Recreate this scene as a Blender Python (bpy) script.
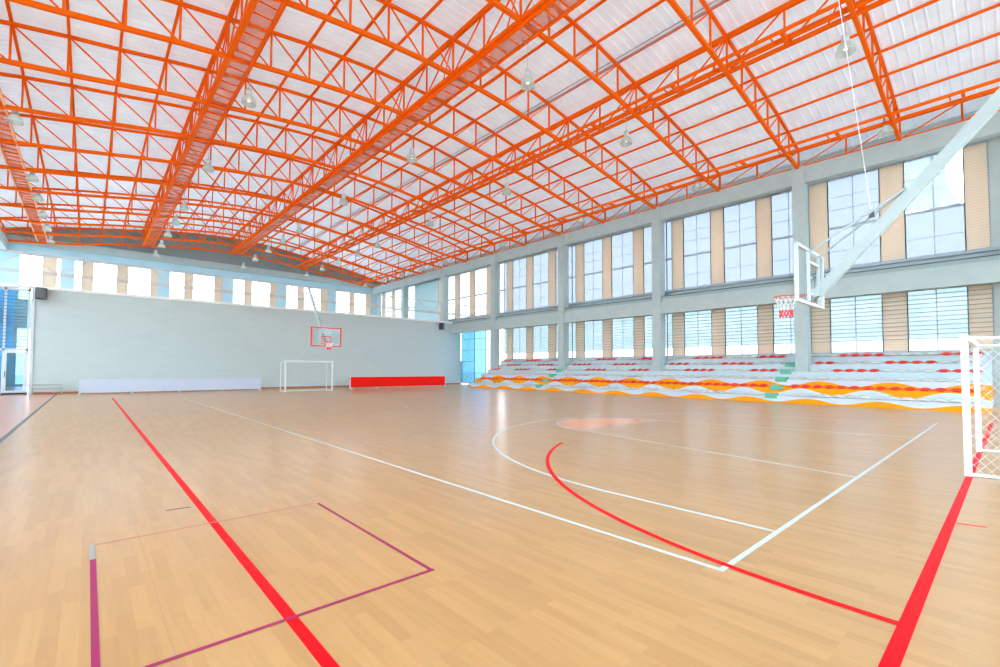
import bpy, bmesh, math, random
from mathutils import Vector, Matrix
random.seed(4)
for o in list(bpy.data.objects): bpy.data.objects.remove(o)
C = bpy.context.scene.collection
S = bpy.context.scene

# ------------------------------------------------------------ camera, sky, exposure
yaw, pitch, roll = 0.730, 0.036, 0.003
fwd = Vector((math.sin(yaw)*math.cos(pitch), math.cos(yaw)*math.cos(pitch), math.sin(pitch)))
rgt = Vector((math.cos(yaw), -math.sin(yaw), 0)); up = rgt.cross(fwd)
r2 = rgt*math.cos(roll)+up*math.sin(roll); u2 = -rgt*math.sin(roll)+up*math.cos(roll)
cam = bpy.data.cameras.new('camera'); cam.sensor_width = 36; cam.lens = 460.03*36/1000
cam.shift_y = 0.019; cam.clip_start = 0.05; cam.clip_end = 400
co = bpy.data.objects.new('camera', cam); C.objects.link(co)
M = Matrix.Identity(4)
for i in range(3):
    M[i][0] = r2[i]; M[i][1] = u2[i]; M[i][2] = -fwd[i]
M[0][3], M[1][3], M[2][3] = 0, 0, 1.549
co.matrix_world = M
S.camera = co
W = bpy.data.worlds.new('sky'); S.world = W; W.use_nodes = True
bg = W.node_tree.nodes['Background']; bg.inputs[0].default_value = (0.80, 0.90, 1.0, 1); bg.inputs[1].default_value = 5.0
S.view_settings.view_transform = 'Standard'; S.view_settings.look = 'None'
S.view_settings.gamma = 1; S.view_settings.use_curve_mapping = False
S.view_settings.exposure = 1.08
LAMP_W = 30

# ------------------------------------------------------------ materials
def mat(name, col, rough=0.6, metal=0.0, spec=0.4, noise=0.0, nscale=6.0, bump=0.0):
    m = bpy.data.materials.new(name); m.use_nodes = True
    nt = m.node_tree; b = nt.nodes['Principled BSDF']
    b.inputs['Base Color'].default_value = (*col, 1); b.inputs['Roughness'].default_value = rough
    b.inputs['Metallic'].default_value = metal; b.inputs['Specular IOR Level'].default_value = spec
    if noise or bump:
        g = nt.nodes.new('ShaderNodeNewGeometry'); n = nt.nodes.new('ShaderNodeTexNoise')
        n.inputs['Scale'].default_value = nscale; n.inputs['Detail'].default_value = 4
        nt.links.new(g.outputs['Position'], n.inputs['Vector'])
        if noise:
            r = nt.nodes.new('ShaderNodeMapRange'); r.inputs[1].default_value = .3; r.inputs[2].default_value = .7
            r.inputs[3].default_value = 1-noise; r.inputs[4].default_value = 1+noise*.5
            h = nt.nodes.new('ShaderNodeHueSaturation'); h.inputs['Color'].default_value = (*col, 1)
            nt.links.new(n.outputs['Fac'], r.inputs[0]); nt.links.new(r.outputs[0], h.inputs['Value'])
            nt.links.new(h.outputs[0], b.inputs['Base Color'])
        if bump:
            bp = nt.nodes.new('ShaderNodeBump'); bp.inputs['Strength'].default_value = bump
            bp.inputs['Distance'].default_value = .02
            nt.links.new(n.outputs['Fac'], bp.inputs['Height']); nt.links.new(bp.outputs[0], b.inputs['Normal'])
    return m

class G:
    """tiny node-graph helper"""
    def __init__(s, m): s.nt = m.node_tree
    def n(s, t, **k):
        x = s.nt.nodes.new(t)
        for a, v in k.items(): setattr(x, a, v)
        return x
    def l(s, a, b): s.nt.links.new(a, b)
    def math(s, op, a, b=None, c=None):
        x = s.nt.nodes.new('ShaderNodeMath'); x.operation = op
        for i, v in enumerate((a, b, c)):
            if v is None: continue
            if isinstance(v, (int, float)): x.inputs[i].default_value = v
            else: s.l(v, x.inputs[i])
        return x.outputs[0]
    def mix(s, f, a, b):
        x = s.nt.nodes.new('ShaderNodeMix'); x.data_type = 'RGBA'
        for i, v in ((0, f), (6, a), (7, b)):
            if isinstance(v, (int, float)): x.inputs[i].default_value = v
            elif isinstance(v, tuple): x.inputs[i].default_value = (*v, 1)
            else: s.l(v, x.inputs[i])
        return x.outputs[2]

M_wall = mat('pale_grey_green_wall', (.54, .62, .60), .75, spec=.2, noise=.05, nscale=1.2)
M_col = mat('painted_concrete', (.47, .56, .54), .7, spec=.2, noise=.05, nscale=2)
M_gable = mat('light_blue_wall', (.52, .76, .85), .7, spec=.2, noise=.04, nscale=1)
M_bluepan = mat('pale_blue_panel', (.55, .78, .82), .6)
M_white = mat('white_paint', (.62, .68, .69), .45, spec=.3)
M_goal = mat('gloss_white_goal_paint', (.80, .86, .88), .4, spec=.3)
M_arm = mat('off_white_steel', (.46, .54, .53), .45, spec=.3)
M_cap = mat('cream_cap', (.86, .85, .80), .5)
M_orange = mat('orange_steel_paint', (1.0, .15, .004), .6, spec=.05)
M_orange2 = mat('orange_purlin_paint', (1.0, .155, .005), .65, spec=.04)
M_red = mat('red_plastic', (1.0, .05, .025), .5)
M_cream = mat('cream_plastic', (.72, .74, .68), .55)
M_green = mat('mint_green_paint', (.15, .47, .33), .6)
M_grey = mat('grey_metal', (.45, .47, .48), .45, metal=.5)
M_dark = mat('dark_grey_metal', (.12, .13, .14), .5)
M_black = mat('black_plastic', (.03, .03, .04), .5)
M_brown = mat('red_brown_skirting', (.42, .16, .08), .6)
M_infill = mat('grey_corrugated_infill', (.30, .35, .34), .55, metal=.3)
M_frame = mat('window_frame_aluminium', (.42, .48, .52), .5)
M_bars = mat('grey_bars', (.30, .34, .36), .5)
M_upstand = mat('grey_green_upstand', (.34, .43, .41), .7)
M_beam = mat('cream_steel', (.60, .57, .53), .5)
M_rim = mat('hoop_paint', (.75, .06, .03), .4)
M_net = mat('white_cord', (.88, .88, .88), .8)
M_netred = mat('red_cord', (.9, .05, .06), .8)
M_boardred = mat('red_board_cloth', (1.0, .012, .006), .6, spec=.1)
M_boardwhite = mat('white_board_cloth', (.58, .64, .76), .6, spec=.2)
M_ground = mat('outdoor_paving', (.5, .5, .5), .9)
M_concrete_out = mat('blue_cladding', (.10, .34, .75), .6)

# cream slatted panels: fine horizontal slats
M_slat = mat('cream_slats', (.86, .70, .50), .6, spec=.2)
g = G(M_slat); b = g.nt.nodes['Principled BSDF']
p = g.n('ShaderNodeNewGeometry'); sp = g.n('ShaderNodeSeparateXYZ'); g.l(p.outputs['Position'], sp.inputs[0])
fr = g.math('FRACT', g.math('MULTIPLY', sp.outputs[2], 8.0))
k = g.math('LESS_THAN', fr, .16)
g.l(g.mix(k, (.80, .68, .54), (.66, .54, .40)), b.inputs['Base Color'])
# the slats let some daylight through
tl = g.n('ShaderNodeBsdfTranslucent'); tl.inputs[0].default_value = (.90, .74, .54, 1)
ms = g.n('ShaderNodeMixShader'); ms.inputs[0].default_value = .14
g.l(b.outputs[0], ms.inputs[1]); g.l(tl.outputs[0], ms.inputs[2]); g.l(ms.outputs[0], g.nt.nodes['Material Output'].inputs[0])

def pane_mat(name, tint, film=0.0, filmcol=(.8, .9, 1)):
    m = bpy.data.materials.new(name); m.use_nodes = True; g = G(m)
    out = g.nt.nodes['Material Output']; g.nt.nodes.remove(g.nt.nodes['Principled BSDF'])
    t = g.n('ShaderNodeBsdfTransparent'); t.inputs[0].default_value = (*tint, 1)
    gl = g.n('ShaderNodeBsdfGlossy'); gl.inputs['Roughness'].default_value = .08
    mx = g.n('ShaderNodeMixShader'); mx.inputs[0].default_value = .05
    g.l(t.outputs[0], mx.inputs[1]); g.l(gl.outputs[0], mx.inputs[2]); s = mx.outputs[0]
    if film:
        tr = g.n('ShaderNodeBsdfTranslucent'); tr.inputs[0].default_value = (*filmcol, 1)
        df = g.n('ShaderNodeBsdfDiffuse'); df.inputs[0].default_value = (*filmcol, 1)
        m0 = g.n('ShaderNodeMixShader'); m0.inputs[0].default_value = .5
        g.l(tr.outputs[0], m0.inputs[1]); g.l(df.outputs[0], m0.inputs[2])
        m2 = g.n('ShaderNodeMixShader'); m2.inputs[0].default_value = film
        g.l(s, m2.inputs[1]); g.l(m0.outputs[0], m2.inputs[2]); s = m2.outputs[0]
    g.l(s, out.inputs[0]); return m
M_film = pane_mat('frosted_film_glass', (.265, .285, .315), .20, (.88, .94, 1))
M_filmlow = pane_mat('milky_louvred_glass', (.27, .31, .31), .20, (.90, .98, 1))
M_clear = pane_mat('clear_glass', (.9, .95, .97))
M_bright = pane_mat('half_clear_glass', (.45, .47, .5))
M_blueglass = pane_mat('blue_tinted_glass', (.26, .40, .52), .30, (.45, .72, .95))
M_entry = pane_mat('sky_blue_glass', (.34, .66, .88), .15, (.3, .65, .95))
M_seaglass = pane_mat('sea_blue_glass', (.14, .26, .32), .2, (.6, .9, 1))
M_acrylic = pane_mat('clear_acrylic', (.90, .93, .94), .05, (.85, .92, .93))
M_bell = pane_mat('prismatic_glass', (.70, .78, .74), .55, (.88, .92, .88))

# wood-look floor
M_floor = mat('wood_look_floor', (.7, .5, .3), .2, spec=.95)
g = G(M_floor); b = g.nt.nodes['Principled BSDF']
p = g.n('ShaderNodeNewGeometry'); mp = g.n('ShaderNodeMapping'); mp.inputs['Rotation'].default_value = (0, 0, math.pi/2)
g.l(p.outputs['Position'], mp.inputs['Vector'])
br = g.n('ShaderNodeTexBrick'); br.inputs['Scale'].default_value = 1
br.inputs['Brick Width'].default_value = .70; br.inputs['Row Height'].default_value = .085
br.inputs['Mortar Size'].default_value = .0; br.offset = .37; br.offset_frequency = 2
br.inputs['Color1'].default_value = (.470, .250, .083, 1); br.inputs['Color2'].default_value = (.560, .312, .112, 1)
br.inputs['Mortar'].default_value = (.46, .27, .11, 1); br.inputs['Bias'].default_value = 0.1
g.l(mp.outputs[0], br.inputs['Vector'])
gm = g.n('ShaderNodeMapping'); gm.inputs['Scale'].default_value = (9, .7, 1); g.l(p.outputs['Position'], gm.inputs['Vector'])
gn = g.n('ShaderNodeTexNoise'); gn.inputs['Scale'].default_value = 3; gn.inputs['Detail'].default_value = 6
gn.inputs['Distortion'].default_value = .6; g.l(gm.outputs[0], gn.inputs['Vector'])
mr = g.n('ShaderNodeMapRange'); mr.inputs[1].default_value = .3; mr.inputs[2].default_value = .7
mr.inputs[3].default_value = .94; mr.inputs[4].default_value = 1.05; g.l(gn.outputs['Fac'], mr.inputs[0])
bn = g.n('ShaderNodeTexNoise'); bn.inputs['Scale'].default_value = .7; g.l(p.outputs['Position'], bn.inputs['Vector'])
m2 = g.n('ShaderNodeMapRange'); m2.inputs[3].default_value = .94; m2.inputs[4].default_value = 1.06; g.l(bn.outputs['Fac'], m2.inputs[0])
hs = g.n('ShaderNodeHueSaturation'); g.l(br.outputs['Color'], hs.inputs['Color'])
g.l(g.math('MULTIPLY', mr.outputs[0], m2.outputs[0]), hs.inputs['Value'])
# seams between the vinyl sheets, every 1.8 m along the hall
sp = g.n('ShaderNodeSeparateXYZ'); g.l(p.outputs['Position'], sp.inputs[0])
seam = g.math('MULTIPLY', g.math('LESS_THAN', g.math('ABSOLUTE', g.math('SUBTRACT', sp.outputs[0], .39)), .004), .45)
g.l(g.mix(seam, hs.outputs[0], (.34, .22, .13)), b.inputs['Base Color'])
g.l(g.math('MULTIPLY_ADD', bn.outputs['Fac'], .004, .2745), b.inputs['Roughness'])
# red-brown tiles at the left edge
M_tile = mat('terracotta_tiles', (.62, .30, .18), .28, spec=.5)
g = G(M_tile); b = g.nt.nodes['Principled BSDF']
p = g.n('ShaderNodeNewGeometry'); br = g.n('ShaderNodeTexBrick'); br.offset = 0
br.inputs['Scale'].default_value = 1; br.inputs['Brick Width'].default_value = .4; br.inputs['Row Height'].default_value = .4
br.inputs['Mortar Size'].default_value = .006; br.inputs['Color1'].default_value = (.66, .32, .19, 1)
br.inputs['Color2'].default_value = (.58, .27, .16, 1); br.inputs['Mortar'].default_value = (.45, .3, .24, 1)
g.l(p.outputs['Position'], br.inputs['Vector']); g.l(br.outputs['Color'], b.inputs['Base Color'])
# brick-like fine coursing on the partition wall
M_part = mat('painted_block_wall', (.7, .78, .76), .75, spec=.2)
g = G(M_part); b = g.nt.nodes['Principled BSDF']
p = g.n('ShaderNodeNewGeometry'); mp = g.n('ShaderNodeMapping'); mp.inputs['Rotation'].default_value = (math.pi/2, 0, 0)
g.l(p.outputs['Position'], mp.inputs['Vector']); br = g.n('ShaderNodeTexBrick')
br.inputs['Scale'].default_value = 1; br.inputs['Brick Width'].default_value = .8; br.inputs['Row Height'].default_value = .25
br.inputs['Mortar Size'].default_value = .01; br.inputs['Color1'].default_value = (.535, .62, .60, 1)
br.inputs['Color2'].default_value = (.56, .64, .62, 1); br.inputs['Mortar'].default_value = (.56, .64, .62, 1)
g.l(mp.outputs[0], br.inputs['Vector']); g.l(br.outputs['Color'], b.inputs['Base Color'])
# silver foil roof
M_roof = mat('silver_foil_sheet', (.75, .81, .83), .45, metal=.15, spec=.5, noise=.08, nscale=1.3, bump=.3)
g = G(M_roof); b0 = g.nt.nodes['Principled BSDF']      # slight translucency added so the sky brightens the ceiling and hall
t = g.n('ShaderNodeBsdfTranslucent'); t.inputs[0].default_value = (.86, .90, .97, 1)
mx = g.n('ShaderNodeMixShader'); mx.inputs[0].default_value = .035
g.l(b0.outputs[0], mx.inputs[1]); g.l(t.outputs[0], mx.inputs[2]); g.l(mx.outputs[0], g.nt.nodes['Material Output'].inputs[0])
# wavy mural on the stand
M_mural = mat('mural_paint', (.7, .8, .85), .6, spec=.2)
g = G(M_mural); b = g.nt.nodes['Principled BSDF']
p = g.n('ShaderNodeNewGeometry'); sp = g.n('ShaderNodeSeparateXYZ'); g.l(p.outputs['Position'], sp.inputs[0])
y, z = sp.outputs[1], sp.outputs[2]
def wave(y0, amp, mid):
    return g.math('MULTIPLY_ADD', g.math('COSINE', g.math('MULTIPLY', g.math('SUBTRACT', y, y0), 2*math.pi/2.55)), amp, mid)
Bm = g.math('LESS_THAN', z, wave(6.3, .095, .15))
U = g.math('LESS_THAN', z, wave(6.15, .12, .90)); L = g.math('GREATER_THAN', z, wave(5.5, -.14, .53))
x_lo = g.math('GREATER_THAN', sp.outputs[0], 24.0)
org = g.math('MAXIMUM', Bm, g.math('MULTIPLY', U, L))
nm = g.math('LESS_THAN', sp.outputs[1], 31.25)
base = g.mix(g.math('GREATER_THAN', z, 1.08), (.62, .71, .79), (.55, .65, .68))
g.l(g.mix(g.math('MULTIPLY', org, nm), base, (1.0, .36, .0)), b.inputs['Base Color'])

# ------------------------------------------------------------ mesh helpers
class MB:
    def __init__(s): s.v = []; s.f = []
    def add(s, vs, fs):
        n = len(s.v); s.v += [tuple(v) for v in vs]; s.f += [tuple(i+n for i in f) for f in fs]
    def box(s, x0, x1, y0, y1, z0, z1):
        s.add([(x0,y0,z0),(x1,y0,z0),(x1,y1,z0),(x0,y1,z0),(x0,y0,z1),(x1,y0,z1),(x1,y1,z1),(x0,y1,z1)],
              [(0,3,2,1),(4,5,6,7),(0,1,5,4),(1,2,6,5),(2,3,7,6),(3,0,4,7)])
    def bar(s, a, b, w, h=None, n=4):
        """prism from a to b; n=4 gives a rectangular w x h section, n>4 a round one of diameter w"""
        a, b = Vector(a), Vector(b); d = (b-a).normalized()
        u = d.cross(Vector((0,0,1)))
        if u.length < 1e-4: u = Vector((1,0,0))
        u.normalize(); v = u.cross(d).normalized(); h = h or w
        if n == 4: ring = [(-w/2,-h/2),(w/2,-h/2),(w/2,h/2),(-w/2,h/2)]
        else: ring = [(w/2*math.cos(2*math.pi*i/n), h/2*math.sin(2*math.pi*i/n)) for i in range(n)]
        vs = [q+u*i+v*j for q in (a, b) for i, j in ring]
        s.add(vs, [(i, (i+1)%n, n+(i+1)%n, n+i) for i in range(n)]+[tuple(reversed(range(n))), tuple(range(n, 2*n))])
    def path(s, pts, w, h=None, n=4):
        for a, b in zip(pts, pts[1:]): s.bar(a, b, w, h, n)
    def lathe(s, prof, c=(0,0,0), n=20):
        cx, cy, cz = c; m = len(prof)
        s.add([(cx+r*math.cos(2*math.pi*i/n), cy+r*math.sin(2*math.pi*i/n), cz+z) for i in range(n) for r, z in prof],
              [(i*m+j, ((i+1)%n)*m+j, ((i+1)%n)*m+j+1, i*m+j+1) for i in range(n) for j in range(m-1)])
    def obj(s, name, m, parent=None, smooth=False):
        me = bpy.data.meshes.new(name); me.from_pydata(s.v, [], s.f); me.validate(); me.update()
        me.materials.append(m)
        if smooth:
            for q in me.polygons: q.use_smooth = True
        o = bpy.data.objects.new(name, me); C.objects.link(o)
        if parent: o.parent = parent
        return o
def one(name, m, parent, fn, *a, **k):
    b = MB(); getattr(b, fn)(*a, **k); return b.obj(name, m, parent)
def tag(o, label, cat, group=None, kind=None):
    o['label'] = label; o['category'] = cat
    if group: o['group'] = group
    if kind: o['kind'] = kind
    return o
def thing(name, label, cat, loc=(0,0,0), group=None):
    o = bpy.data.objects.new(name, None); o.location = loc; o.empty_display_size = .2; C.objects.link(o)
    return tag(o, label, cat, group)
def struct(o): o['kind'] = 'structure'; return o
def copy_tree(o, parent=None):
    c = o.copy(); C.objects.link(c); c.parent = parent
    for ch in [q for q in list(C.objects) if q.parent == o]: copy_tree(ch, c)
    return c
def dup(root, kids, loc, label, group=None):
    """copy a thing; kids = list of (part, [sub-parts])"""
    r = root.copy(); C.objects.link(r); r.location = loc; r['label'] = label
    if group: r['group'] = group
    for ch, subs in kids:
        c = ch.copy(); C.objects.link(c); c.parent = r
        for q in subs:
            d = q.copy(); C.objects.link(d); d.parent = c
    return r
def share(o, parent, loc):
    c = o.copy(); C.objects.link(c); c.parent = parent; c.location = loc; return c
ORD = ['first','second','third','fourth','fifth','sixth','seventh','eighth','ninth','tenth','eleventh','twelfth',
       'thirteenth','fourteenth','fifteenth','sixteenth','seventeenth','eighteenth','nineteenth','twentieth',
       'twenty-first','twenty-second','twenty-third','twenty-fourth']

# ------------------------------------------------------------ room shell
XC = 10.95                       # ridge line
YN, YF = -8.8, 55.2              # near and far gable walls
WR, WL = 28.4, -6.5              # window planes
CR, CL = 27.0, -5.1              # column faces
def interp(tab, d):
    d = abs(d)
    for (a, za), (b, zb) in zip(tab, tab[1:]):
        if d <= b: return za+(zb-za)*(d-a)/(b-a)
    return tab[-1][1]+(tab[-1][1]-tab[-2][1])/(tab[-1][0]-tab[-2][0])*(d-tab[-1][0])
TOP = [(0,15.24),(1.5,15.22),(3,15.12),(4.4,15.0),(5.9,14.80),(7.4,14.56),(8.9,14.33),(10.3,14.1),(11.8,13.88),(13.3,13.62),(14.75,13.3),(16.2,12.95)]
BOT = [(0,13.72),(1.5,13.70),(3,13.62),(4.4,13.48),(5.9,13.31),(7.4,13.12),(8.9,12.93),(10.3,12.70),(11.8,12.45),(13.3,12.24),(14.75,12.09),(16.2,11.97)]
def ztop(x): return interp(TOP, x-XC)
def zbot(x): return interp(BOT, x-XC)

o = MB(); o.box(-1.30, WR, YN, YF, -.15, 0); struct(o.obj('floor', M_floor))
o = MB(); o.box(WL, -1.38, YN, YF, -.15, 0); struct(o.obj('floor', M_tile))
o = MB(); o.box(-1.38, -1.30, YN, YF, -.15, .004); struct(o.obj('trim_1', M_dark))

# roof sheet with real ribs running across the hall
b = MB(); ys = []; y0 = YN
while y0 < YF+.3:
    ys += [(y0, 0), (y0+.20, 0), (y0+.235, -.028), (y0+.27, -.028), (y0+.305, 0)]; y0 += .333
xs = [WL-.3]+[XC+1.475*i for i in range(-11, 12)]+[WR+.3]
for (ya, dz) in ys:
    for x in xs: b.v.append((x, ya, ztop(x)+.166+dz))
nx = len(xs)
for j in range(len(ys)-1):
    for i in range(nx-1): b.f.append((j*nx+i, j*nx+i+1, (j+1)*nx+i+1, (j+1)*nx+i))
struct(b.obj('ceiling', M_roof))

def gable(name, yw, t, opens, zt=12.5):
    """gable wall with real openings; opens = list of x ranges per (z0,z1)"""
    b = MB()
    for z0, z1, rs in opens:
        x = WL
        for a, c in rs:
            if a > x: b.box(x, a, yw, yw+t, z0, z1)
            x = c
        if x < WR: b.box(x, WR, yw, yw+t, z0, z1)
    return struct(b.obj(name, M_gable))
FG = [(-4.5,-1.97),(-1.13,4.85),(5.76,10.3),(11.3,15.65),(16.65,21.4),(22.45,26.9)]
gable('wall_far', YF, .3, [(0,.1,[]),(.1,4.9,FG),(4.9,7.2,[]),(7.2,11.1,FG),(11.1,11.85,[])])
o = MB(); o.box(WL, WR, YF-.35, YF+.3, 11.85, 12.5); struct(o.obj('trim_2', M_col))
# sloping dark corrugated infill above the far gable
b = MB(); yy = YF-.02; n = 175
for i in range(n):
    x0 = WL+(WR-WL)*i/n; x1 = WL+(WR-WL)*(i+1)/n; d = .05 if i % 2 else 0
    b.box(x0, x1, yy-d, yy+.06, 12.4, min(ztop(x0), ztop(x1))+.26)
struct(b.obj('wall_far_infill', M_infill))
NG = [(-5.5,-1),(0,5),(6,11),(12,17),(18,23),(24,27.5)]
gable('wall_near', YN-.3, .3, [(0,1,[]),(1,5,NG),(5,6.5,[]),(6.5,11.3,NG),(11.3,15.6,[])])

def long_wall(name, xi, s, z_openings):
    """side wall: sill wall, spandrel, head, with strips left open for the windows"""
    b = MB(); x0, x1 = sorted((xi, xi+s*.25))
    b.box(x0, x1, YN-.3, 31.6 if s > 0 else YF+.3, 0, 2.38)
    if s > 0: b.box(x0, x1, 37.7, YF+.3, 0, 2.38)
    b.box(x0, x1, YN-.3, YF+.3, 5.75, 6.72)
    b.box(x0, x1, YN-.3, YF+.3, 11.40, 13.3)
    if s > 0: b.box(x0, x1, YN, .52, 2.38, 5.75); b.box(x0, x1, YN, .52, 6.72, 11.4)
    struct(b.obj(name, M_wall))
long_wall('wall_right', WR, 1, None)
b = MB(); b.box(WL-.25, WL, YN-.3, YF+.3, 0, .9); b.box(WL-.25, WL, YN-.3, YF+.3, 5.75, 6.3); b.box(WL-.25, WL, YN-.3, YF+.3, 11.4, 13.3)
struct(b.obj('wall_left', M_wall))

# columns and the two tiers of beams
n = 0
for side, xf, s in (('right', CR, 1), ('left', CL, -1)):
    for i in range(8):
        yc = -.8+8*i
        if side == 'left' and yc > 54: continue
        x0, x1 = sorted((xf, xf+s*.65)); b = MB(); b.box(x0, x1, yc-.28, yc+.28, 0, 12.02)
        struct(b.obj('trim_%d' % (10+n), M_col)); n += 1
    for z0, z1, t in ((5.10, 5.84, .4), (11.12, 11.98, .4)):
        x0, x1 = sorted((xf+s*.06, xf+s*(.06+t))); b = MB(); b.box(x0, x1, YN, YF, z0, z1)
        struct(b.obj('trim_%d' % (10+n), M_col)); n += 1
    # ledge slab tying the middle beam back to the window wall, eaves soffit
    x0, x1 = sorted((xf+s*.26, xf+s*1.38)); b = MB(); b.box(x0, x1, YN, YF, 5.84, 6.02); struct(b.obj('trim_%d' % (10+n), M_col)); n += 1
    for (q0, q1, z0, z1, mm) in ((.28, .45, 6.02, 6.20, M_upstand), (.24, .50, 6.20, 6.25, M_dark)):  # upstand, then a thin dark strip standing in for the shadow gap
        x0, x1 = sorted((xf+s*q0, xf+s*q1)); b = MB(); b.box(x0, x1, YN, YF, z0, z1); struct(b.obj('trim_%d' % (10+n), mm)); n += 1
    # boarded window ledge under the upper windows
    x0, x1 = sorted((xf+s*1.15, xf+s*1.42)); b = MB(); b.box(x0, x1, YN, YF, 6.6, 6.72); struct(b.obj('trim_%d' % (10+n), M_frame)); n += 1

# partition wall below the far end
YP = 37.7
b = MB(); b.box(-2.45, 28.35, YP, YP+.2, 0, 6.12); struct(b.obj('wall_back', M_part))
b = MB(); b.box(-6.4, 28.35, YP-.08, YP+.28, 6.12, 6.28); struct(b.obj('trim_3', M_cap))
b = MB(); b.box(-2.45, 28.35, YP-.03, YP, 0, .13); struct(b.obj('baseboard_back', M_brown))
b = MB(); b.box(-2.52, -2.38, YP-.06, YP+.22, 0, 6.12); struct(b.obj('trim_4', M_white))
# ledge behind the parapet so the room behind the partition reads as a room
b = MB(); b.box(-2.3, 28.35, YP+.2, YF, 5.0, 5.15); struct(b.obj('floor_upper', M_wall))

# ------------------------------------------------------------ windows
wn = [0]
PT = [('g',0.0,1.7),('c',1.7,2.5),('g',2.5,4.3),('c',4.3,5.1),('g',5.1,6.83),('c',6.83,7.62),('g',7.62,8.0)]
PT0 = [('c',1.33,2.07),('g',2.07,4.05),('c',4.05,4.96),('g',4.96,7.05),('c',7.05,7.9),('g',7.9,8.0)]
def window(xi, s, y0, pat, z0, z1, low, glass, simple=False):
    wn[0] += 1
    fr = MB(); zb, zt = (z0, z1)
    ya, yb = y0+pat[0][1], y0+pat[-1][2]
    xa, xb = sorted((xi+s*.0, xi+s*.05))
    for zz in (zb, zt-.08): fr.box(xa, xb, ya, yb, zz, zz+.08)
    for t, a, c in pat:
        for q in (a, c): fr.box(xa, xb, y0+q-.02, y0+q+.02, zb, zt)
        if t == 'g' and c-a > 1:
            fr.box(xa+.02, xb-.02, y0+(a+c)/2-.02, y0+(a+c)/2+.02, zb, zt)
            if not low and not simple:
                fr.box(xa, xb, y0+a, y0+c, 8.78, 8.90)
                for zz in (7.6, 9.75, 10.4): fr.box(xa+.03, xb-.03, y0+a, y0+c, zz, zz+.025)
        elif t == 'g' and not low: fr.box(xa, xb, y0+a, y0+c, 8.78, 8.90)
    w = fr.obj('window_%d' % wn[0], M_frame); struct(w)
    for t, a, c in pat:
        if t == 'c':
            xa2, xb2 = sorted((xi+s*.0, xi+s*.05)); one('slatted_panel', M_slat, w, 'box', xa2, xb2, y0+a+.015, y0+c-.015, zb+.08, zt-.08)
        else:
            xa2, xb2 = sorted((xi+s*.03, xi+s*.04))
            if low and glass is M_filmlow:
                one('pane', glass, w, 'box', xa2, xb2, y0+a+.015, y0+c-.015, 2.98, zt-.08)
                one('pane', M_bright, w, 'box', xa2, xb2, y0+a+.015, y0+c-.015, zb+.08, 2.98)
            elif y0 < 0 and not low and not simple and a == 2.07:
                one('pane', glass, w, 'box', xa2, xb2, y0+a+.015, y0+c-.015, zb+.08, 8.8); one('pane', M_clear, w, 'box', xa2, xb2, y0+a+.015, y0+c-.015, 8.88, zt-.08)
            else: one('pane', glass, w, 'box', xa2, xb2, y0+a+.015, y0+c-.015, zb+.08, zt-.08)
    if low and not simple:
        bb = MB(); zz = 2.98
        while zz < zt-.1:
            bb.box(min(xi-s*.06, xi-s*.10), max(xi-s*.06, xi-s*.10), ya, yb, zz, zz+.03); zz += .2
        bb.obj('security_bars', M_bars, w)
    return w
for i in range(8):
    y0 = -.8+8*i
    far = i >= 4
    if i == 0:
        window(WR, 1, y0, PT0, 6.72, 11.40, False, M_film); window(WR, 1, y0, PT0, 2.38, 5.75, True, M_filmlow)
    elif i == 5:
        # behind the partition: a pale blue boarded bay
        PB = [('g',0,1.7),('c',1.7,2.7),('g',7.62,8.0)]
        window(WR, 1, y0, PB, 6.72, 11.4, False, M_bright)
        b = MB(); b.box(WR, WR+.06, y0+2.7, y0+7.6, 6.72, 11.4); struct(b.obj('wall_right_panel', M_bluepan))
        window(WR, 1, y0, PT, 2.38, 5.75, True, M_filmlow)
    elif i < 7:
        window(WR, 1, y0, PT, 6.72, 11.40, False, M_bright if far else M_film)
        if i == 4:
            for q0, q1, gm_ in ((.8, 2.6, M_bright), (2.6, 4.3, M_blueglass), (4.3, 6.5, M_seaglass)):
                w = window(WR, 1, y0, [('g', q0, q1)], .1, 5.75, True, gm_, True)
                bb = MB()
                for zz in (1.2, 2.3, 3.4, 4.5): bb.box(WR-.01, WR+.03, y0+q0, y0+q1, zz, zz+.05)
                bb.obj('glazing_bar', M_frame, w)
        else: window(WR, 1, y0, PT, 2.38, 5.75, True, M_bright if far else M_filmlow)
for i in range(8):
    y0 = -.8+8*(i-1)
    window(WL, -1, y0, PT, 6.3, 11.40, False, M_clear, True)
    window(WL, -1, y0, PT, .9, 5.75, True, M_clear, True)
TF = MB(); n = 14; ys_, zs_ = [], []
for j in range(n+1):
    t = j/n; z = 8.92+2.40*t; edge = 1.33+.50*math.sin(min(1, t*1.6)*math.pi/2)**.8-(.12*(t-.6) if t > .6 else 0)
    for i in range(7):
        f = i/6; yv = 3.22+(edge-3.22)*f
        TF.v.append((WR-.02-.16*f*f*math.sin(math.pi*min(1, t+.15)), yv, z-.14*f*f*(1-t)))
for j in range(n):
    for i in range(6): a = j*7+i; TF.f.append((a, a+1, a+8, a+7))
tag(TF.obj('window_film', pane_mat('loose_film', (.075, .085, .10), .2, (.88, .94, 1)), None, True), 'white sun film peeling off the upper window behind the sloping hoop arm', 'window film')
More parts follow.
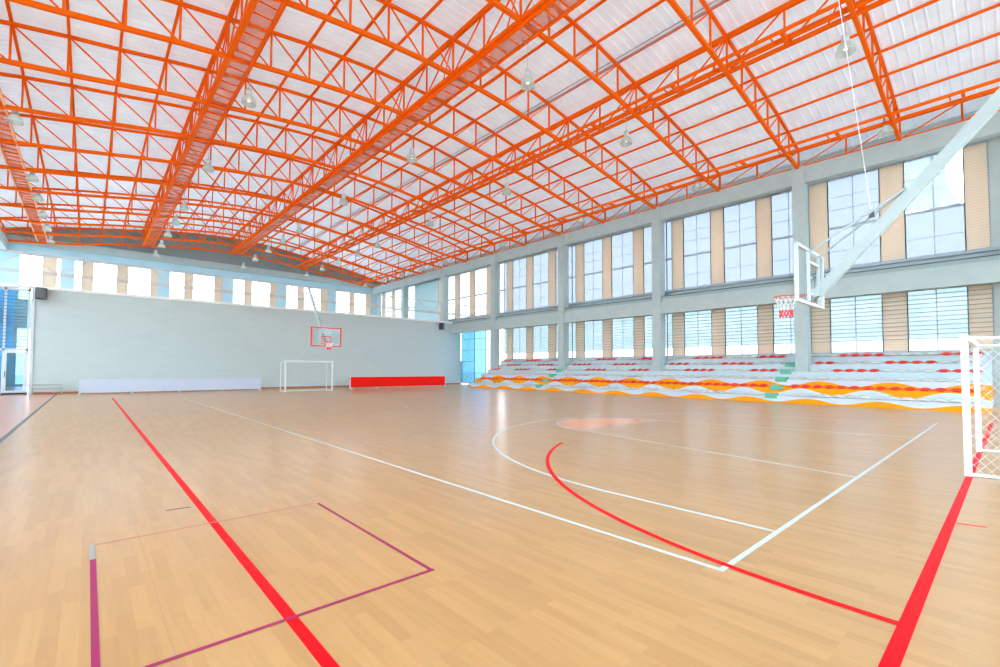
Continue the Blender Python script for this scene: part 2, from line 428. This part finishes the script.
# far gable windows: cream bands at the measured places
FB = [[(-3.09,-2.26)],[(-.6,.13),(1.79,2.58),(4.29,4.85)],[(6.98,7.69),(9.57,10.3)],[(12.38,13.08),(14.95,15.65)],[(17.9,18.64),(20.57,21.4)],[(24.13,24.8),(26.3,26.9)]]
for (a, c), cs in zip(FG, FB):
    for z0, z1 in ((7.2, 11.1), (.1, 4.9)):
        wn[0] += 1; fr = MB(); y1 = YF+.02
        for zz in (z0, z1-.08): fr.box(a, c, y1, y1+.1, zz, zz+.08)
        edges = sorted({a, c, *[q for w in cs for q in w]})
        for q in edges: fr.box(q-.03, q+.03, y1, y1+.1, z0, z1)
        w = struct(fr.obj('window_%d' % wn[0], M_white))
        for q0, q1 in zip(edges, edges[1:]):
            cream = any(abs(q0-w_[0]) < .01 for w_ in cs)
            one('slatted_panel' if cream else 'pane', M_slat if cream else M_clear, w, 'box', q0+.03, q1-.03, y1+.03, y1+.05, z0+.08, z1-.08)
for a, c in NG:
    for z0, z1 in ((6.5, 11.3), (1, 5)):
        wn[0] += 1; fr = MB(); y1 = YN-.15
        for zz in (z0, z1-.08): fr.box(a, c, y1, y1+.1, zz, zz+.08)
        for q in (a+.05, (a+c)/2, c-.05): fr.box(q-.04, q+.04, y1, y1+.1, z0, z1)
        w = struct(fr.obj('window_%d' % wn[0], M_white))
        one('pane', M_clear, w, 'box', a, c, y1+.03, y1+.05, z0+.08, z1-.08)
# full-height glazing at the far right end of the side wall (between the partition and the next column)
# glazed entrance left of the partition
b = MB(); y1 = YP+.02
for q in (-3.55, -2.62): b.box(q-.05, q+.05, y1, y1+.1, 0, 6.12)
for zz in (0, 2.5, 5.95): b.box(-5.1, -2.55, y1, y1+.1, zz, zz+.12)
b.box(-5.1, -5.0, y1, y1+.1, 0, 6.12)
w = struct(b.obj('window_90', M_white))
one('pane', M_entry, w, 'box', -5.0, -3.2, y1+.04, y1+.05, 2.62, 5.95)
one('pane', M_bluepan and pane_mat('pale_tinted_glass', (.45, .6, .66), .1, (.8,.95,1)), w, 'box', -3.2, -2.67, y1+.04, y1+.05, 2.62, 5.95)
bb = MB(); zz = 2.75
while zz < 5.9: bb.box(-5.0, -2.67, y1-.03, y1-.01, zz, zz+.03); zz += .19
bb.obj('louvre', M_dark, w)
d = MB()
d.box(-3.50, -3.42, y1, y1+.06, .02, 2.48); d.box(-2.75, -2.67, y1, y1+.06, .02, 2.48)
d.box(-3.42, -2.75, y1, y1+.06, .02, .25); d.box(-3.42, -2.75, y1, y1+.06, 2.38, 2.48)
dr = struct(d.obj('door_1', M_white))
one('pane', pane_mat('door_glass', (.35, .5, .58)), dr, 'box', -3.42, -2.75, y1+.02, y1+.03, .25, 2.38)
one('door_handle', M_dark, dr, 'box', -3.49, -3.45, y1-.06, y1, 1.0, 1.35)
one('pane', M_entry, w, 'box', -5.0, -3.6, y1+.04, y1+.05, .12, 2.5)

# outside
b = MB(); b.box(-120, 150, -100, 160, -.35, -.2); struct(b.obj('ground', M_ground))

# ------------------------------------------------------------ roof steel
GT = 'orange roof trusses spanning the hall'
nodes = [XC+1.475*i for i in range(-11, 12)]
def make_truss():
    r = thing('roof_truss', '', 'roof truss', (0, 0, 0), GT)
    kids = []
    b = MB(); b.path([(x, 0, ztop(x)) for x in nodes], .10, .12); kids.append(b.obj('top_chord', M_orange, r))
    b = MB(); b.path([(x, 0, zbot(x)) for x in nodes], .13, .15); kids.append(b.obj('bottom_chord', M_orange, r))
    for x in nodes:
        b = MB(); b.bar((x, 0, zbot(x)), (x, 0, ztop(x)), .065, .065); kids.append(b.obj('upright', M_orange, r))
    for a, c in zip(nodes, nodes[1:]):
        b = MB()
        if c <= XC+.01: b.bar((a, 0, ztop(a)), (c, 0, zbot(c)), .05, .05)
        else: b.bar((c, 0, ztop(c)), (a, 0, zbot(a)), .05, .05)
        kids.append(b.obj('diagonal', M_orange, r))
    return r, [(k, []) for k in kids]
tr, tk = make_truss()
tys = [-.8+4*i for i in range(14)]+[54.75]
for i, ty in enumerate(tys):
    where = 'bearing on a wall column' if i % 2 == 0 else 'bearing between two wall columns'
    lab = 'arched orange lattice roof truss %s, %s from the near end' % (where, ORD[i])
    if i == len(tys)-1: lab = 'arched orange lattice roof truss tight against the grey far gable'
    if i == 0: tr.location = (0, ty, 0); tr['label'] = lab
    else: dup(tr, tk, (0, ty, 0), lab)
# purlins
for i, x in enumerate(nodes):
    if abs(i-11) == 11: continue
    j = i-11
    side = 'on the ridge line' if j == 0 else '%s out from the ridge on the %s slope' % (ORD[abs(j)-1], 'seating' if j > 0 else 'left')
    b = MB(); b.box(x-.045, x+.045, YN, YF-.1, ztop(x)+.06, ztop(x)+.133)
    tag(b.obj('purlin', M_orange2), 'orange purlin under the roof sheet, %s' % side, 'roof beam', 'orange purlins under the roof')
# grey conduit along the roof
b = MB(); b.bar((16.72, YN, ztop(16.72)+.0), (16.72, YF-.2, ztop(16.72)+.0), .06, n=8); b.bar((16.55, YN, ztop(16.5)+.02), (16.55, YF-.2, ztop(16.5)+.02), .05, n=8)
tag(b.obj('conduit', M_grey), 'pair of grey conduits running the length of the roof beside a purlin', 'pipe')

def lerp(a, b, t): return a+(b-a)*t
def long_truss(xt, label):
    r = thing('lengthwise_truss', label, 'roof truss', (xt, 0, 0), 'lengthwise orange trusses')
    zt, zb = ztop(xt)-.02, zbot(xt)+.02
    one('top_chord', M_orange, r, 'bar', (0, -.8, zt), (0, 54.9, zt), .13, .13)
    one('bottom_chord', M_orange, r, 'bar', (0, -.8, zb), (0, 54.9, zb), .14, .12)
    up_ = MB(); up_.bar((0, 0, zb), (0, 0, zt), .06); u0 = up_.obj('upright', M_orange, r)
    dg = MB(); dg.bar((0, 0, zt), (0, 2, zb), .05); d0 = dg.obj('diagonal', M_orange, r)
    dg = MB(); dg.bar((0, 0, zt), (0, .75, zb), .04); e0 = dg.obj('brace', M_orange, r)
    u0.location = (0, 1.2, 0); d0.location = (0, -.8, 0); e0.location = (0, -.8, 0)
    for k in range(1, 14): share(u0, r, (0, 1.2+4*k, 0))
    for k in range(1, 27): share(d0, r, (0, -.8+2*k, 0))
    for k in range(1, 14): share(e0, r, (0, -.8+4*k, 0))
long_truss(XC-7.375, 'lengthwise orange truss under the left slope, beside the left mesh catwalk')
long_truss(XC, 'lengthwise orange truss down the ridge of the roof')
long_truss(XC+7.375, 'lengthwise orange truss under the slope nearest the seats')

M_mesh = bpy.data.materials.new('expanded_metal_mesh'); M_mesh.use_nodes = True
g = G(M_mesh); b0 = g.nt.nodes['Principled BSDF']; b0.inputs['Base Color'].default_value = (.85, .22, .08, 1); b0.inputs['Roughness'].default_value = .6
t = g.n('ShaderNodeBsdfTransparent'); mx = g.n('ShaderNodeMixShader'); mx.inputs[0].default_value = .45
g.l(t.outputs[0], mx.inputs[1]); g.l(b0.outputs[0], mx.inputs[2]); g.l(mx.outputs[0], g.nt.nodes['Material Output'].inputs[0])
def catwalk(x0, x1, z, label, mesh=True, edge=None):
    r = thing('catwalk', label, 'catwalk', ((x0+x1)/2, 0, z), 'lengthwise roof catwalks')
    h = (x1-x0)/2
    for s in (-1, 1): one('side_rail', edge or M_orange, r, 'bar', (s*h, -.8, 0), (s*h, 54.9, 0), .07, .12)
    st = .6 if mesh else 2.0
    c0 = one('cross_bar', M_orange, r, 'box', -h, h, 0, .04, -.03, .01); c0.location = (0, -.6, 0)
    for k in range(1, int(55.2/st)): share(c0, r, (0, -.6+st*k, 0))
    if mesh: one('deck', M_mesh, r, 'box', -h, h, -.8, 54.8, .015, .025)
    else:
        c0 = one('bracket', M_orange, r, 'box', -h-.03, h+.1, 0, .10, -.10, .04); c0.location = (0, 1.0, 0)
        for k in range(1, 14): share(c0, r, (0, 1.0+4*k, 0))
catwalk(XC-7.375+.08, XC-7.375+.75, 13.14, 'orange mesh-floored catwalk under the left slope of the roof')
catwalk(XC+.09, XC+.80, 13.62, 'orange mesh-floored catwalk hung beside the ridge truss')
catwalk(17.45, 18.02, 13.18, 'open orange catwalk rails beside the truss nearest the seats', False)
catwalk(24.60, 25.35, 12.20, 'open orange catwalk rails along the window wall, above the seats', False)
catwalk(-3.45, -2.82, 12.24, 'orange and brown slatted catwalk at the far left edge of the roof', True, mat('pale_orange_edge', (1, .45, .2), .6))
# eaves trusses on the wall beams
for xt, nm in ((27.25, 'window wall above the seats'), (-5.35, 'left side wall')):
    r = thing('eaves_truss', 'slim orange truss with square panels along the eaves of the %s' % nm, 'roof truss', (xt, 0, 0), 'eaves trusses')
    one('top_chord', M_orange2, r, 'bar', (0, -.8, 12.92), (0, 54.9, 12.92), .09)
    one('bottom_chord', M_orange2, r, 'bar', (0, -.8, 12.06), (0, 54.9, 12.06), .08)
    b = MB(); b.bar((0, 0, 12.06), (0, 0, 12.92), .07); u0 = b.obj('upright', M_orange2, r); u0.location = (0, 1.2, 0)
    b = MB(); b.bar((0, 0, 12.92), (0, 2, 12.06), .045); d0 = b.obj('diagonal', M_orange2, r); d0.location = (0, -.8, 0)
    for k in range(1, 28): share(u0, r, (0, -.8+2*k, 0)); share(d0, r, (0, -.8+2*k-.0, 0)) if k < 27 else None

# ------------------------------------------------------------ high-bay lamps
def make_lamp(cord):
    r = thing('high_bay_lamp', '', 'lamp', (0,0,0), 'high-bay lamps')
    b = MB(); b.lathe([(.02,.62),(.11,.60),(.12,.42),(.05,.36)], n=14); h = b.obj('ballast_housing', M_white, r, True)
    b = MB(); b.bar((0,0,.6), (0,0,.6+cord), .018, n=6); b.bar((-.26,0,.6+cord), (.02,0,.6+cord), .03); k = b.obj('cord', M_grey, r)
    b = MB(); b.lathe([(.05,.37),(.12,.34),(.20,.25),(.255,.12),(.27,0),(.262,0),(.245,.12),(.19,.24),(.11,.325),(.04,.355)], n=20); s = b.obj('bell_shade', M_bell, r, True)
    b = MB(); b.lathe([(.0,.10),(.05,.12),(.065,.18),(.03,.30),(0,.32)], n=12); u = b.obj('bulb', M_bulb, r, True)
    return r, [(h, []), (k, []), (s, []), (u, [])]
M_bulb = mat('lamp_bulb', (.9, .9, .85), .3)
M_bulb.node_tree.nodes['Principled BSDF'].inputs['Emission Color'].default_value = (1, .97, .92, 1)
M_bulb.node_tree.nodes['Principled BSDF'].inputs['Emission Strength'].default_value = 1.0
ld = bpy.data.lights.new('lamp_glow', 'SPOT'); ld.energy = LAMP_W; ld.spot_size = math.radians(160); ld.spot_blend = .8
ld.shadow_soft_size = .25; ld.color = (1, .97, .94); ld.specular_factor = .0
ROWS = [(-2.60,'the far left catwalk'),(4.47,'the left mesh catwalk'),(11.85,'the ridge catwalk'),(18.35,'the middle open rails'),(25.45,'the window-wall rails')]
LY = [3.45, 11.75, 19.95, 28.2, 36.4, 40.4, 44.6, 49.0, 53.6]
for x, where in ROWS:
    cord = max(.02, zbot(x)-12.0-.6+.05) if x < 25 else .02
    zl = 12.0 if x < 25 else 11.75
    lp, lk = make_lamp({-2.60: 12.24, 4.47: 13.14, 11.85: 13.62, 18.35: 13.12, 25.45: 12.38}[x]-zl-.6)
    for k, yl in enumerate(LY):
        lab = 'white bell high-bay lamp hung from %s, %s from the near end' % (where, ORD[k])
        if k == 0: lp.location = (x, yl, zl); lp['label'] = lab; q = lp
        else: q = dup(lp, lk, (x, yl, zl), lab)
        lo = bpy.data.objects.new('lamp_glow', ld); C.objects.link(lo); lo.parent = q; lo.location = (0, 0, -.02)

# ------------------------------------------------------------ white space-frame beams carrying the hoops
def white_beam(yc, label):
    r = thing('lighting_beam', label, 'beam', (0, yc, 0), 'white triangular beams across the hall')
    x0, x1 = CL, CR
    one('top_chord', M_beam, r, 'bar', (x0, 0, 7.0), (x1, 0, 7.0), .06, .06, 8)
    for s in (-1, 1): one('bottom_chord', M_beam, r, 'bar', (x0, s*.32, 6.12), (x1, s*.32, 6.12), .06, .06, 8)
    b1 = MB(); b1.bar((0, 0, 7.0), (1.2, .32, 6.12), .03, n=6); b1.bar((1.2, .32, 6.12), (2.4, 0, 7.0), .03, n=6)
    b2 = MB(); b2.bar((0, 0, 7.0), (1.2, -.32, 6.12), .03, n=6); b2.bar((1.2, -.32, 6.12), (2.4, 0, 7.0), .03, n=6)
    b3 = MB(); b3.bar((1.2, -.32, 6.12), (1.2, .32, 6.12), .03, n=6)
    u = [b1.obj('lacing', M_beam, r), b2.obj('lacing', M_beam, r), b3.obj('cross_tie', M_beam, r)]
    n = 13
    for q in u: q.location = (x0+.3, 0, 0)
    for k in range(1, n):
        for q in u: share(q, r, (x0+.3+2.4*k, 0, 0))
    [one('end_clamp', M_beam, r, 'box', min(x, x-.05*q), max(x, x-.05*q), -.12, .12, 6.9, 7.1) for x, q in ((x0, -1), (x1, 1))]
white_beam(31.2, 'slender off-white triangular truss spanning the hall above the far goal')
white_beam(-.8, 'slender off-white triangular truss behind the camera carrying the near hoop arm')

# ------------------------------------------------------------ basketball hoops
def tube(b, pts, w, n=6): b.path(pts, w, None, n)
def hoop(name, loc, s, red_frame, label, arm_dy, arm_z, strut):
    """s = +1 when the board faces +y"""
    r = thing('basketball_hoop', label, 'basketball hoop', loc, 'suspended basketball hoops')
    fm = M_boardred if red_frame else M_white
    brd = one('backboard', M_acrylic, r, 'box', -.9, .9, -.012, .012, 2.92, 4.03)
    b = MB(); t = .03 if red_frame else .03
    for x in (-.9, .9): b.box(x-t, x+t, -.03, .03, 2.89, 4.06)
    for z in (2.92, 4.03): b.box(-.9, .9, -.03, .03, z-t, z+t)
    b.obj('board_frame', fm, brd)
    b = MB(); y1 = s*.016; ya, yb = sorted((y1, y1+s*.004))
    for x in (-.28, .28): b.box(x-.022, x+.022, ya, yb, 3.05, 3.5)
    for z in (3.05, 3.5): b.box(-.3, .3, ya, yb, z-.022, z+.022)
    b.obj('target_square', M_boardred if red_frame else M_white, brd)
    # back framing
    b = MB()
    for x in (-.35, .35): b.bar((x, -s*.06, 2.95), (x, -s*.06, 3.95), .05)
    for z in (3.1, 3.75): b.bar((-.35, -s*.06, z), (.35, -s*.06, z), .05)
    b.obj('back_frame', M_white, r)
    # rim
    R = .215; cy = s*(.24+R); b = MB()
    pts = [(R*math.cos(a), cy+R*math.sin(a), 3.13) for a in [2*math.pi*i/24 for i in range(25)]]
    tube(b, pts, .022, 6)
    b.box(-.07, .07, min(s*.02, s*.25), max(s*.02, s*.25), 3.09, 3.14); b.box(-.1, .1, min(s*.012, s*.03), max(s*.012, s*.03), 3.0, 3.2)
    rim = b.obj('rim', M_rim, r)
    b = MB(); rb = MB(); n = 12
    lv = [(.21, 3.12), (.18, 3.03), (.15, 2.93), (.125, 2.84), (.12, 2.76), (.13, 2.69)]
    for k in range(len(lv)-1):
        tgt = rb if k >= 3 else b
        for i in range(n):
            for dirn in (.5, -.5):
                a0 = 2*math.pi*(i+.5*k)/n; a1 = 2*math.pi*(i+.5*k+dirn)/n
                (r0, z0), (r1, z1) = lv[k], lv[k+1]
                tgt.bar((r0*math.cos(a0), cy+r0*math.sin(a0), z0), (r1*math.cos(a1), cy+r1*math.sin(a1), z1), .008 if k < 3 else .013, n=4)
    net = b.obj('net', M_net, r); rb.obj('net_tail', M_netred, net)
    # arm
    b = MB(); b.bar((0, -s*.12, 3.12), (0, -s*arm_dy, arm_z), .12, .20); b.bar((0, -s*.02, 3.14), (0, -s*.18, 3.14), .22, .16)
    arm = b.obj('arm', M_arm, r)
    ty, tz = strut; b = MB()
    for x in (-.35, .35):
        b.bar((x, -s*.06, 3.93), (x*.05, -s*ty, tz), .045, n=8)
    b.bar((-.35, -s*.06, 3.93), (.35, -s*.06, 3.93), .035, n=8); b.obj('stay', M_arm, r)
    b = MB(); b.bar((-.25, -s*(arm_dy), arm_z+.02), (.25, -s*(arm_dy), arm_z+.02), .12, n=10); b.obj('pivot', M_grey, r)
    return r
h1 = hoop('near', (11.2, 2.8, 0), 1, False, 'near glass basketball hoop with white frame on a long sloping white arm', 3.65, 7.10, (1.56, 4.92))
b = MB(); b.bar((0, -1.04, 4.55), (-.25, -.19, 13.66), .014, n=5); b.obj('winch_cable', M_net, h1)
one('pulley', M_dark, h1, 'box', -.04, .04, -1.08, -1.00, 4.50, 4.60)
hoop('far', (10.8, 27.97, 0), -1, True, 'far basketball hoop with red-edged board, hanging in front of the back wall', 3.25, 6.95, (1.5, 4.9))

# ------------------------------------------------------------ goals
def goal(loc, s, label, net=True):
    """s = direction of the goal's depth along y"""
    r = thing('futsal_goal', label, 'goal', loc, 'white futsal goals')
    for x in (-1.54, 1.54): one('post', M_goal, r, 'box', x-.04, x+.04, -.04, .04, 0, 2.08)
    one('crossbar', M_goal, r, 'box', -1.54, 1.54, -.04, .04, 2.0, 2.08)
    D, Dt = s*1.05, s*.95
    for x in (-1.54, 1.54):
        b = MB(); b.bar((x, 0, .03), (x, D, .03), .05, n=8); b.bar((x, 0, 2.03), (x, Dt, 2.0), .045, n=8)
        b.bar((x, D, .03), (x, Dt, 2.0), .045, n=8); b.obj('side_frame', M_goal, r)
    b = MB(); b.bar((-1.54, D, .03), (1.54, D, .03), .05, n=8); b.bar((-1.54, Dt, 2.0), (1.54, Dt, 2.0), .04, n=8); b.obj('back_bar', M_goal, r)
    if net:
        b = MB(); c = .12
        def quadnet(P, nu, nv):
            for i in range(nu):
                for j in range(nv):
                    a = P(i/nu, (j+.5)/nv) ; e = P((i+.5)/nu, j/nv); f = P((i+1)/nu, (j+.5)/nv); h = P((i+.5)/nu, (j+1)/nv)
                    for q, w in ((a, e), (e, f), (f, h), (h, a)): b.bar(q, w, .0045, n=3)
        quadnet(lambda u, v: (-1.54, D*u*(1-.02*v)-0, .03+1.97*v), 9, 14)
        quadnet(lambda u, v: (1.54, D*u*(1-.02*v), .03+1.97*v), 9, 14)
        quadnet(lambda u, v: (-1.54+3.08*u, D-(D-Dt)*v+s*.05*math.sin(math.pi*v), .03+1.97*v), 22, 14)
        b.obj('net', M_net, r)
    return r
goal((11.20, .485, 0), -1, 'near white futsal goal with net at the right edge, on the red goal line')
goal((11.15, 31.7, 0), 1, 'far white futsal goal frame standing in front of the back wall', False)

# ------------------------------------------------------------ seating stand
stand = thing('seating_stand', 'long stepped seating stand painted with orange and white waves along the window wall', 'grandstand', (24.4, 0, 0))
b = MB(); YA, YB = .6, 31.3; R0, RI, TR = .32, .38, .75
for k in range(6):
    x0 = TR*k; x1 = TR*(k+1) if k < 5 else 3.95
    b.box(x0, x1, YA, YB, 0 if k == 0 else R0+RI*(k-1), R0+RI*k)
    if k: b.box(x0+.001, 3.95, YA, YB, R0+RI*(k-1)-.38 if k > 1 else 0, R0+RI*(k-1)+.0005)
terr = b.obj('terrace', M_mural, stand)
b = MB(); b.box(.0, 3.95, YB, YB+.06, 0, .3)
for k in range(6): b.box(TR*k, TR*(k+1) if k < 5 else 3.95, YB, YB+.10, R0+RI*k-.38 if k else 0, R0+RI*k+.03)
b.obj('end_cheek', M_col, stand)
for ys in (7.55, 22.85):
    for k in range(5):
        b = MB(); b.box(TR*k-.02, TR*k+.28, ys, ys+.52, R0+RI*k-.13, R0+RI*k+.12)
        b.obj('stair_step', M_green, stand)

def seat_mesh(n=7):
    b = MB(); W2, D2 = .226, .36; vs = []
    for side in (0, 1):
        for i in range(n):
            for j in range(n):
                u = -1+2*i/(n-1); v = j/(n-1)
                w = W2*(1-.10*v*v)
                z = .085-.015*abs(u)**3-.02*math.sin(math.pi*v)
                if v > .6: z += (.065*(1-abs(u)**3))*((v-.6)/.4)**1.3
                if v < .2: z -= .02*(.2-v)/.2
                vs.append((v*D2-(.02 if not side else 0)*0, u*w, z-(.022 if side else 0)))
    fs = []
    N = n*n
    for i in range(n-1):
        for j in range(n-1):
            a = i*n+j; fs.append((a, a+n, a+n+1, a+1)); fs.append((N+a, N+a+1, N+a+n+1, N+a+n))
    edge = [i*n for i in range(n)]+[(n-1)*n+j for j in range(1, n)]+[i*n+n-1 for i in range(n-2, -1, -1)]+[j for j in range(n-2, 0, -1)]
    for a, c in zip(edge, edge[1:]+edge[:1]): fs.append((a, N+a, N+c, c))
    b.add(vs, fs)
    b.box(.10, .26, -.10, .10, 0, .058)      # fixing foot
    return b
smr = seat_mesh().obj('bucket_seat', M_red, None, True); smc = seat_mesh().obj('bucket_seat', M_cream, None, True)
rown = ['front', 'second', 'third', 'fourth', 'fifth', 'top']
used = {'r': False, 'c': False}
for k in range(6):
    zt = R0+RI*k; xs0 = 24.4+TR*k+.05-(.18 if k == 5 else 0)
    for i in range(66):
        yc = .36+.465*(i+.5)
        if yc < .85 or yc > 31.0: continue
        if any(abs(yc-(ys+.26)) < .48 for ys in (7.55, 22.85)): continue
        if k in (2, 3, 4) and any(abs(yc-(c_)) < .52 for c_ in (7.2, 15.2, 23.2)): 
            if k >= 3: continue
        grp = (i//4) % 2 == 0
        red = (k == 1) or (k in (3, 5) and grp) or (k == 4 and not grp)
        key = 'r' if red else 'c'; src = smr if red else smc
        if not used[key]: o = src; used[key] = True
        else: o = src.copy(); C.objects.link(o)
        o.location = (xs0, yc, zt)
        if k == 1: lab = 'red plastic bucket seat in the unbroken all-red second row of the stand'; gr = 'red seats of the second row'
        elif red: lab = 'red plastic bucket seat in one of the red blocks of the %s row' % rown[k]; gr = 'red seats of the %s row' % rown[k]
        elif k in (0, 2): lab = 'cream plastic bucket seat in the all-cream %s row of the stand' % rown[k]; gr = 'cream seats of the %s row' % rown[k]
        else: lab = 'cream plastic bucket seat between the red blocks of the %s row' % rown[k]; gr = 'cream seats of the %s row' % rown[k]
        tag(o, lab, 'seat', gr)

# ------------------------------------------------------------ boards, bench, speakers
def board(x0, x1, y, m, label, feet):
    r = thing('barrier_board', label, 'barrier board', ((x0+x1)/2, y, 0))
    h = (x1-x0)/2
    one('panel', m, r, 'box', -h, h, -.03, .03, .12, .90)
    b = MB()
    for x in (-h-.03, h+.03): b.box(x-.03, x+.03, -.05, .05, 0, .93)
    b.box(-h, h, .03, .07, .84, .88); b.obj('frame', M_white, r)
    for i in range(feet):
        x = -h+2*h*i/(feet-1); b = MB(); b.box(x-.12, x+.12, -.18, .18, 0, .035); b.box(x-.03, x+.03, -.03, .03, .03, .13); b.obj('foot', M_white, r)
board(-.30, 9.0, 35.3, M_boardwhite, 'long low white barrier board standing before the back wall', 5)
board(14.9, 23.6, 33.7, M_boardred, 'long low bright red barrier board standing before the back wall', 5)
bn = thing('bench', 'low steel rail bench against the wall beside the glass door', 'bench', (-1.72, 37.3, 0))
for z, y in ((.56, .12), (.36, -.10)): one('rail', M_grey, bn, 'bar', (-.64, y, z), (.64, y, z), .05, n=8)
for x in (-.6, .6):
    b = MB(); b.bar((x, .12, 0), (x, .12, .56), .04, n=8); b.bar((x, -.10, 0), (x, -.10, .36), .04, n=8); b.bar((x, -.10, .36), (x, .12, .56), .03, n=6); b.obj('leg', M_grey, bn)
def speaker(x, z, rz, label):
    r = thing('loudspeaker', label, 'loudspeaker', (x, YP-.30, z), 'black loudspeakers on the back wall')
    r.rotation_euler = (0, 0, rz)
    b = MB(); b.add([(-.24,-.18,-.32),(.24,-.18,-.32),(.17,.18,-.32),(-.17,.18,-.32),(-.24,-.24,.32),(.24,-.24,.32),(.17,.18,.32),(-.17,.18,.32)],
                    [(0,3,2,1),(4,5,6,7),(0,1,5,4),(1,2,6,5),(2,3,7,6),(3,0,4,7)])
    b.obj('cabinet', M_black, r)
    b = MB(); b.add([(-.21,-.20,-.28),(.21,-.20,-.28),(.21,-.25,.28),(-.21,-.25,.28)], [(0,1,2,3)]); b.obj('grille', M_dark, r)
    one('bracket', M_dark, r, 'bar', (0, .1, 0), (0, .30, .0), .06)
speaker(-2.12, 5.82, 0, 'black loudspeaker bracketed to the wall above the glass door')
speaker(25.75, 5.72, .5, 'black loudspeaker bracketed to the back wall near the stand')

# ------------------------------------------------------------ floor markings
M_lw = mat('white_line_paint', (.58, .67, .68), .35, spec=.4)
M_lr = mat('red_line_paint', (.85, .001, .006), .5, spec=.12)
M_lp = mat('magenta_tape', (.34, .02, .10), .5, spec=.2)
M_lo = mat('salmon_key_paint', (.85, .34, .14), .25, spec=.5)
M_lg = mat('worn_grey_tape', (.32, .34, .31), .5)
Z = .003
def strip(name, pts, w, m, label, cat='floor marking', z=Z, group=None, thick=.002):
    b = MB(); P = [Vector((p[0], p[1])) for p in pts]
    L_, R_ = [], []
    for i, q in enumerate(P):
        a = P[max(0, i-1)]; c = P[min(len(P)-1, i+1)]; d = (c-a).normalized(); nrm = Vector((-d.y, d.x))*w/2
        L_.append(q+nrm); R_.append(q-nrm)
    for i in range(len(P)-1):
        vs = [(*R_[i], z-thick), (*R_[i+1], z-thick), (*L_[i+1], z-thick), (*L_[i], z-thick), (*R_[i], z), (*R_[i+1], z), (*L_[i+1], z), (*L_[i], z)]
        b.add(vs, [(0,3,2,1),(4,5,6,7),(0,1,5,4),(1,2,6,5),(2,3,7,6),(3,0,4,7)])
    return tag(b.obj(name, m), label, cat, group)
def arc(cx, cy, r, a0, a1, n=48): return [(cx+r*math.cos(math.radians(a0+(a1-a0)*i/n)), cy+r*math.sin(math.radians(a0+(a1-a0)*i/n))) for i in range(n+1)]
bx = 11.2
strip('court_line', [(3.69, 1.55), (3.69, 29.6)], .045, M_lw, 'long white basketball sideline running down the hall from the near corner')
strip('court_line', [(3.668, 1.55), (18.73, 1.55)], .044, M_lw, 'white basketball baseline crossing under the near hoop', z=.0032)
strip('court_line', [(4.95, 1.57)]+[(bx+(6.25+.2*math.sin(math.pi*t/48))*math.cos(math.pi*(1-t/48)), 3.15+(6.25+.2*math.sin(math.pi*t/48))*math.sin(math.pi*(1-t/48))) for t in range(49)]+[(17.45, 1.57)], .05, M_lw, 'large white three-point arc around the near hoop')
strip('court_line', [(8.33, 1.57), (9.42, 7.37)], .05, M_lw, 'white slanting key line, the one nearer the camera', z=.0036)
strip('court_line', [(14.2, 1.57), (12.98, 7.37)], .05, M_lw, 'white slanting key line, the one nearer the stand', z=.0036)
strip('court_line', arc(bx, 7.37, 1.8, 0, 180), .05, M_lw, 'white half circle at the head of the near key', z=.0036)
strip('court_line', [(9.42, 7.37), (12.98, 7.37)], .05, M_lw, 'white free-throw line closing the salmon half circle', z=.0036)
b = MB(); pts = arc(bx, 7.37, 1.79, 0, 180); b.add([(*q, .0024) for q in pts], [tuple(range(len(pts)))]); tag(b.obj('key_paint', M_lo), 'salmon painted half disc at the head of the near key', 'floor marking')
strip('court_line', [(3.69, 15.6), (18.7, 15.6)], .035, M_lg, 'faint white halfway line across the middle of the court')
strip('court_line', arc(bx, 15.6, 1.8, 140, 184, 12), .05, M_lw, 'short surviving arc of a worn white centre circle', z=.0034)
strip('goal_line', [(.93, .475), (19.9, .475)], .078, M_lr, 'broad red goal line running under the near goal', z=.0028)
strip('court_line', [(.98, .51), (.98, 31.3)], .072, M_lr, 'broad red sideline running from foreground to the white board', z=.003)
strip('goal_area_line', [(9.66+(5.93+.38*(t/60)**1.6)*math.cos(math.radians(180-70*t/60)), .475+(5.93+.38*(t/60)**1.6)*math.sin(math.radians(180-70*t/60))) for t in range(61)], .062, M_lr, 'curved red goal-area line crossing the white baseline corner', z=.0042)
strip('goal_area_line', arc(9.66, .475, 6.31, 107, 95, 10), .04, mat('worn_red_paint', (.80, .30, .20), .3), 'faded end of the red goal-area curve near the key', z=.0042)
strip('goal_area_line', [(6.60, .43), (6.66, .22)], .03, M_lr, 'tiny red dash beside the red goal line, near the goal')
# magenta square
strip('tape_line', [(.07, 1.5), (.07, 5.0)], .036, M_lp, 'magenta tape edge of the small square, nearest the left', z=.0034)
strip('tape_line', [(.065, 5.0), (.065, 5.43)], .036, M_lg, 'bare grey end of the magenta tape edge at the left', z=.0034)
strip('tape_line', [(.05, 3.03), (2.03, 3.03)], .028, M_lp, 'magenta tape edge crossing the red sideline in the foreground', z=.0046)
strip('tape_line', [(2.01, 3.03), (2.01, 5.37)], .028, M_lp, 'magenta tape edge of the small square, furthest right', z=.0034)
strip('tape_line', [(.09, 5.40), (1.97, 5.40)], .018, mat('faded_magenta', (.66, .22, .24), .4), 'faint thin magenta edge on the far side of the small square', z=.0046)
strip('floor_mark', [(.67, 6.19), (.89, 6.17)], .03, M_dark, 'short dark dash on the floor beside the red sideline')
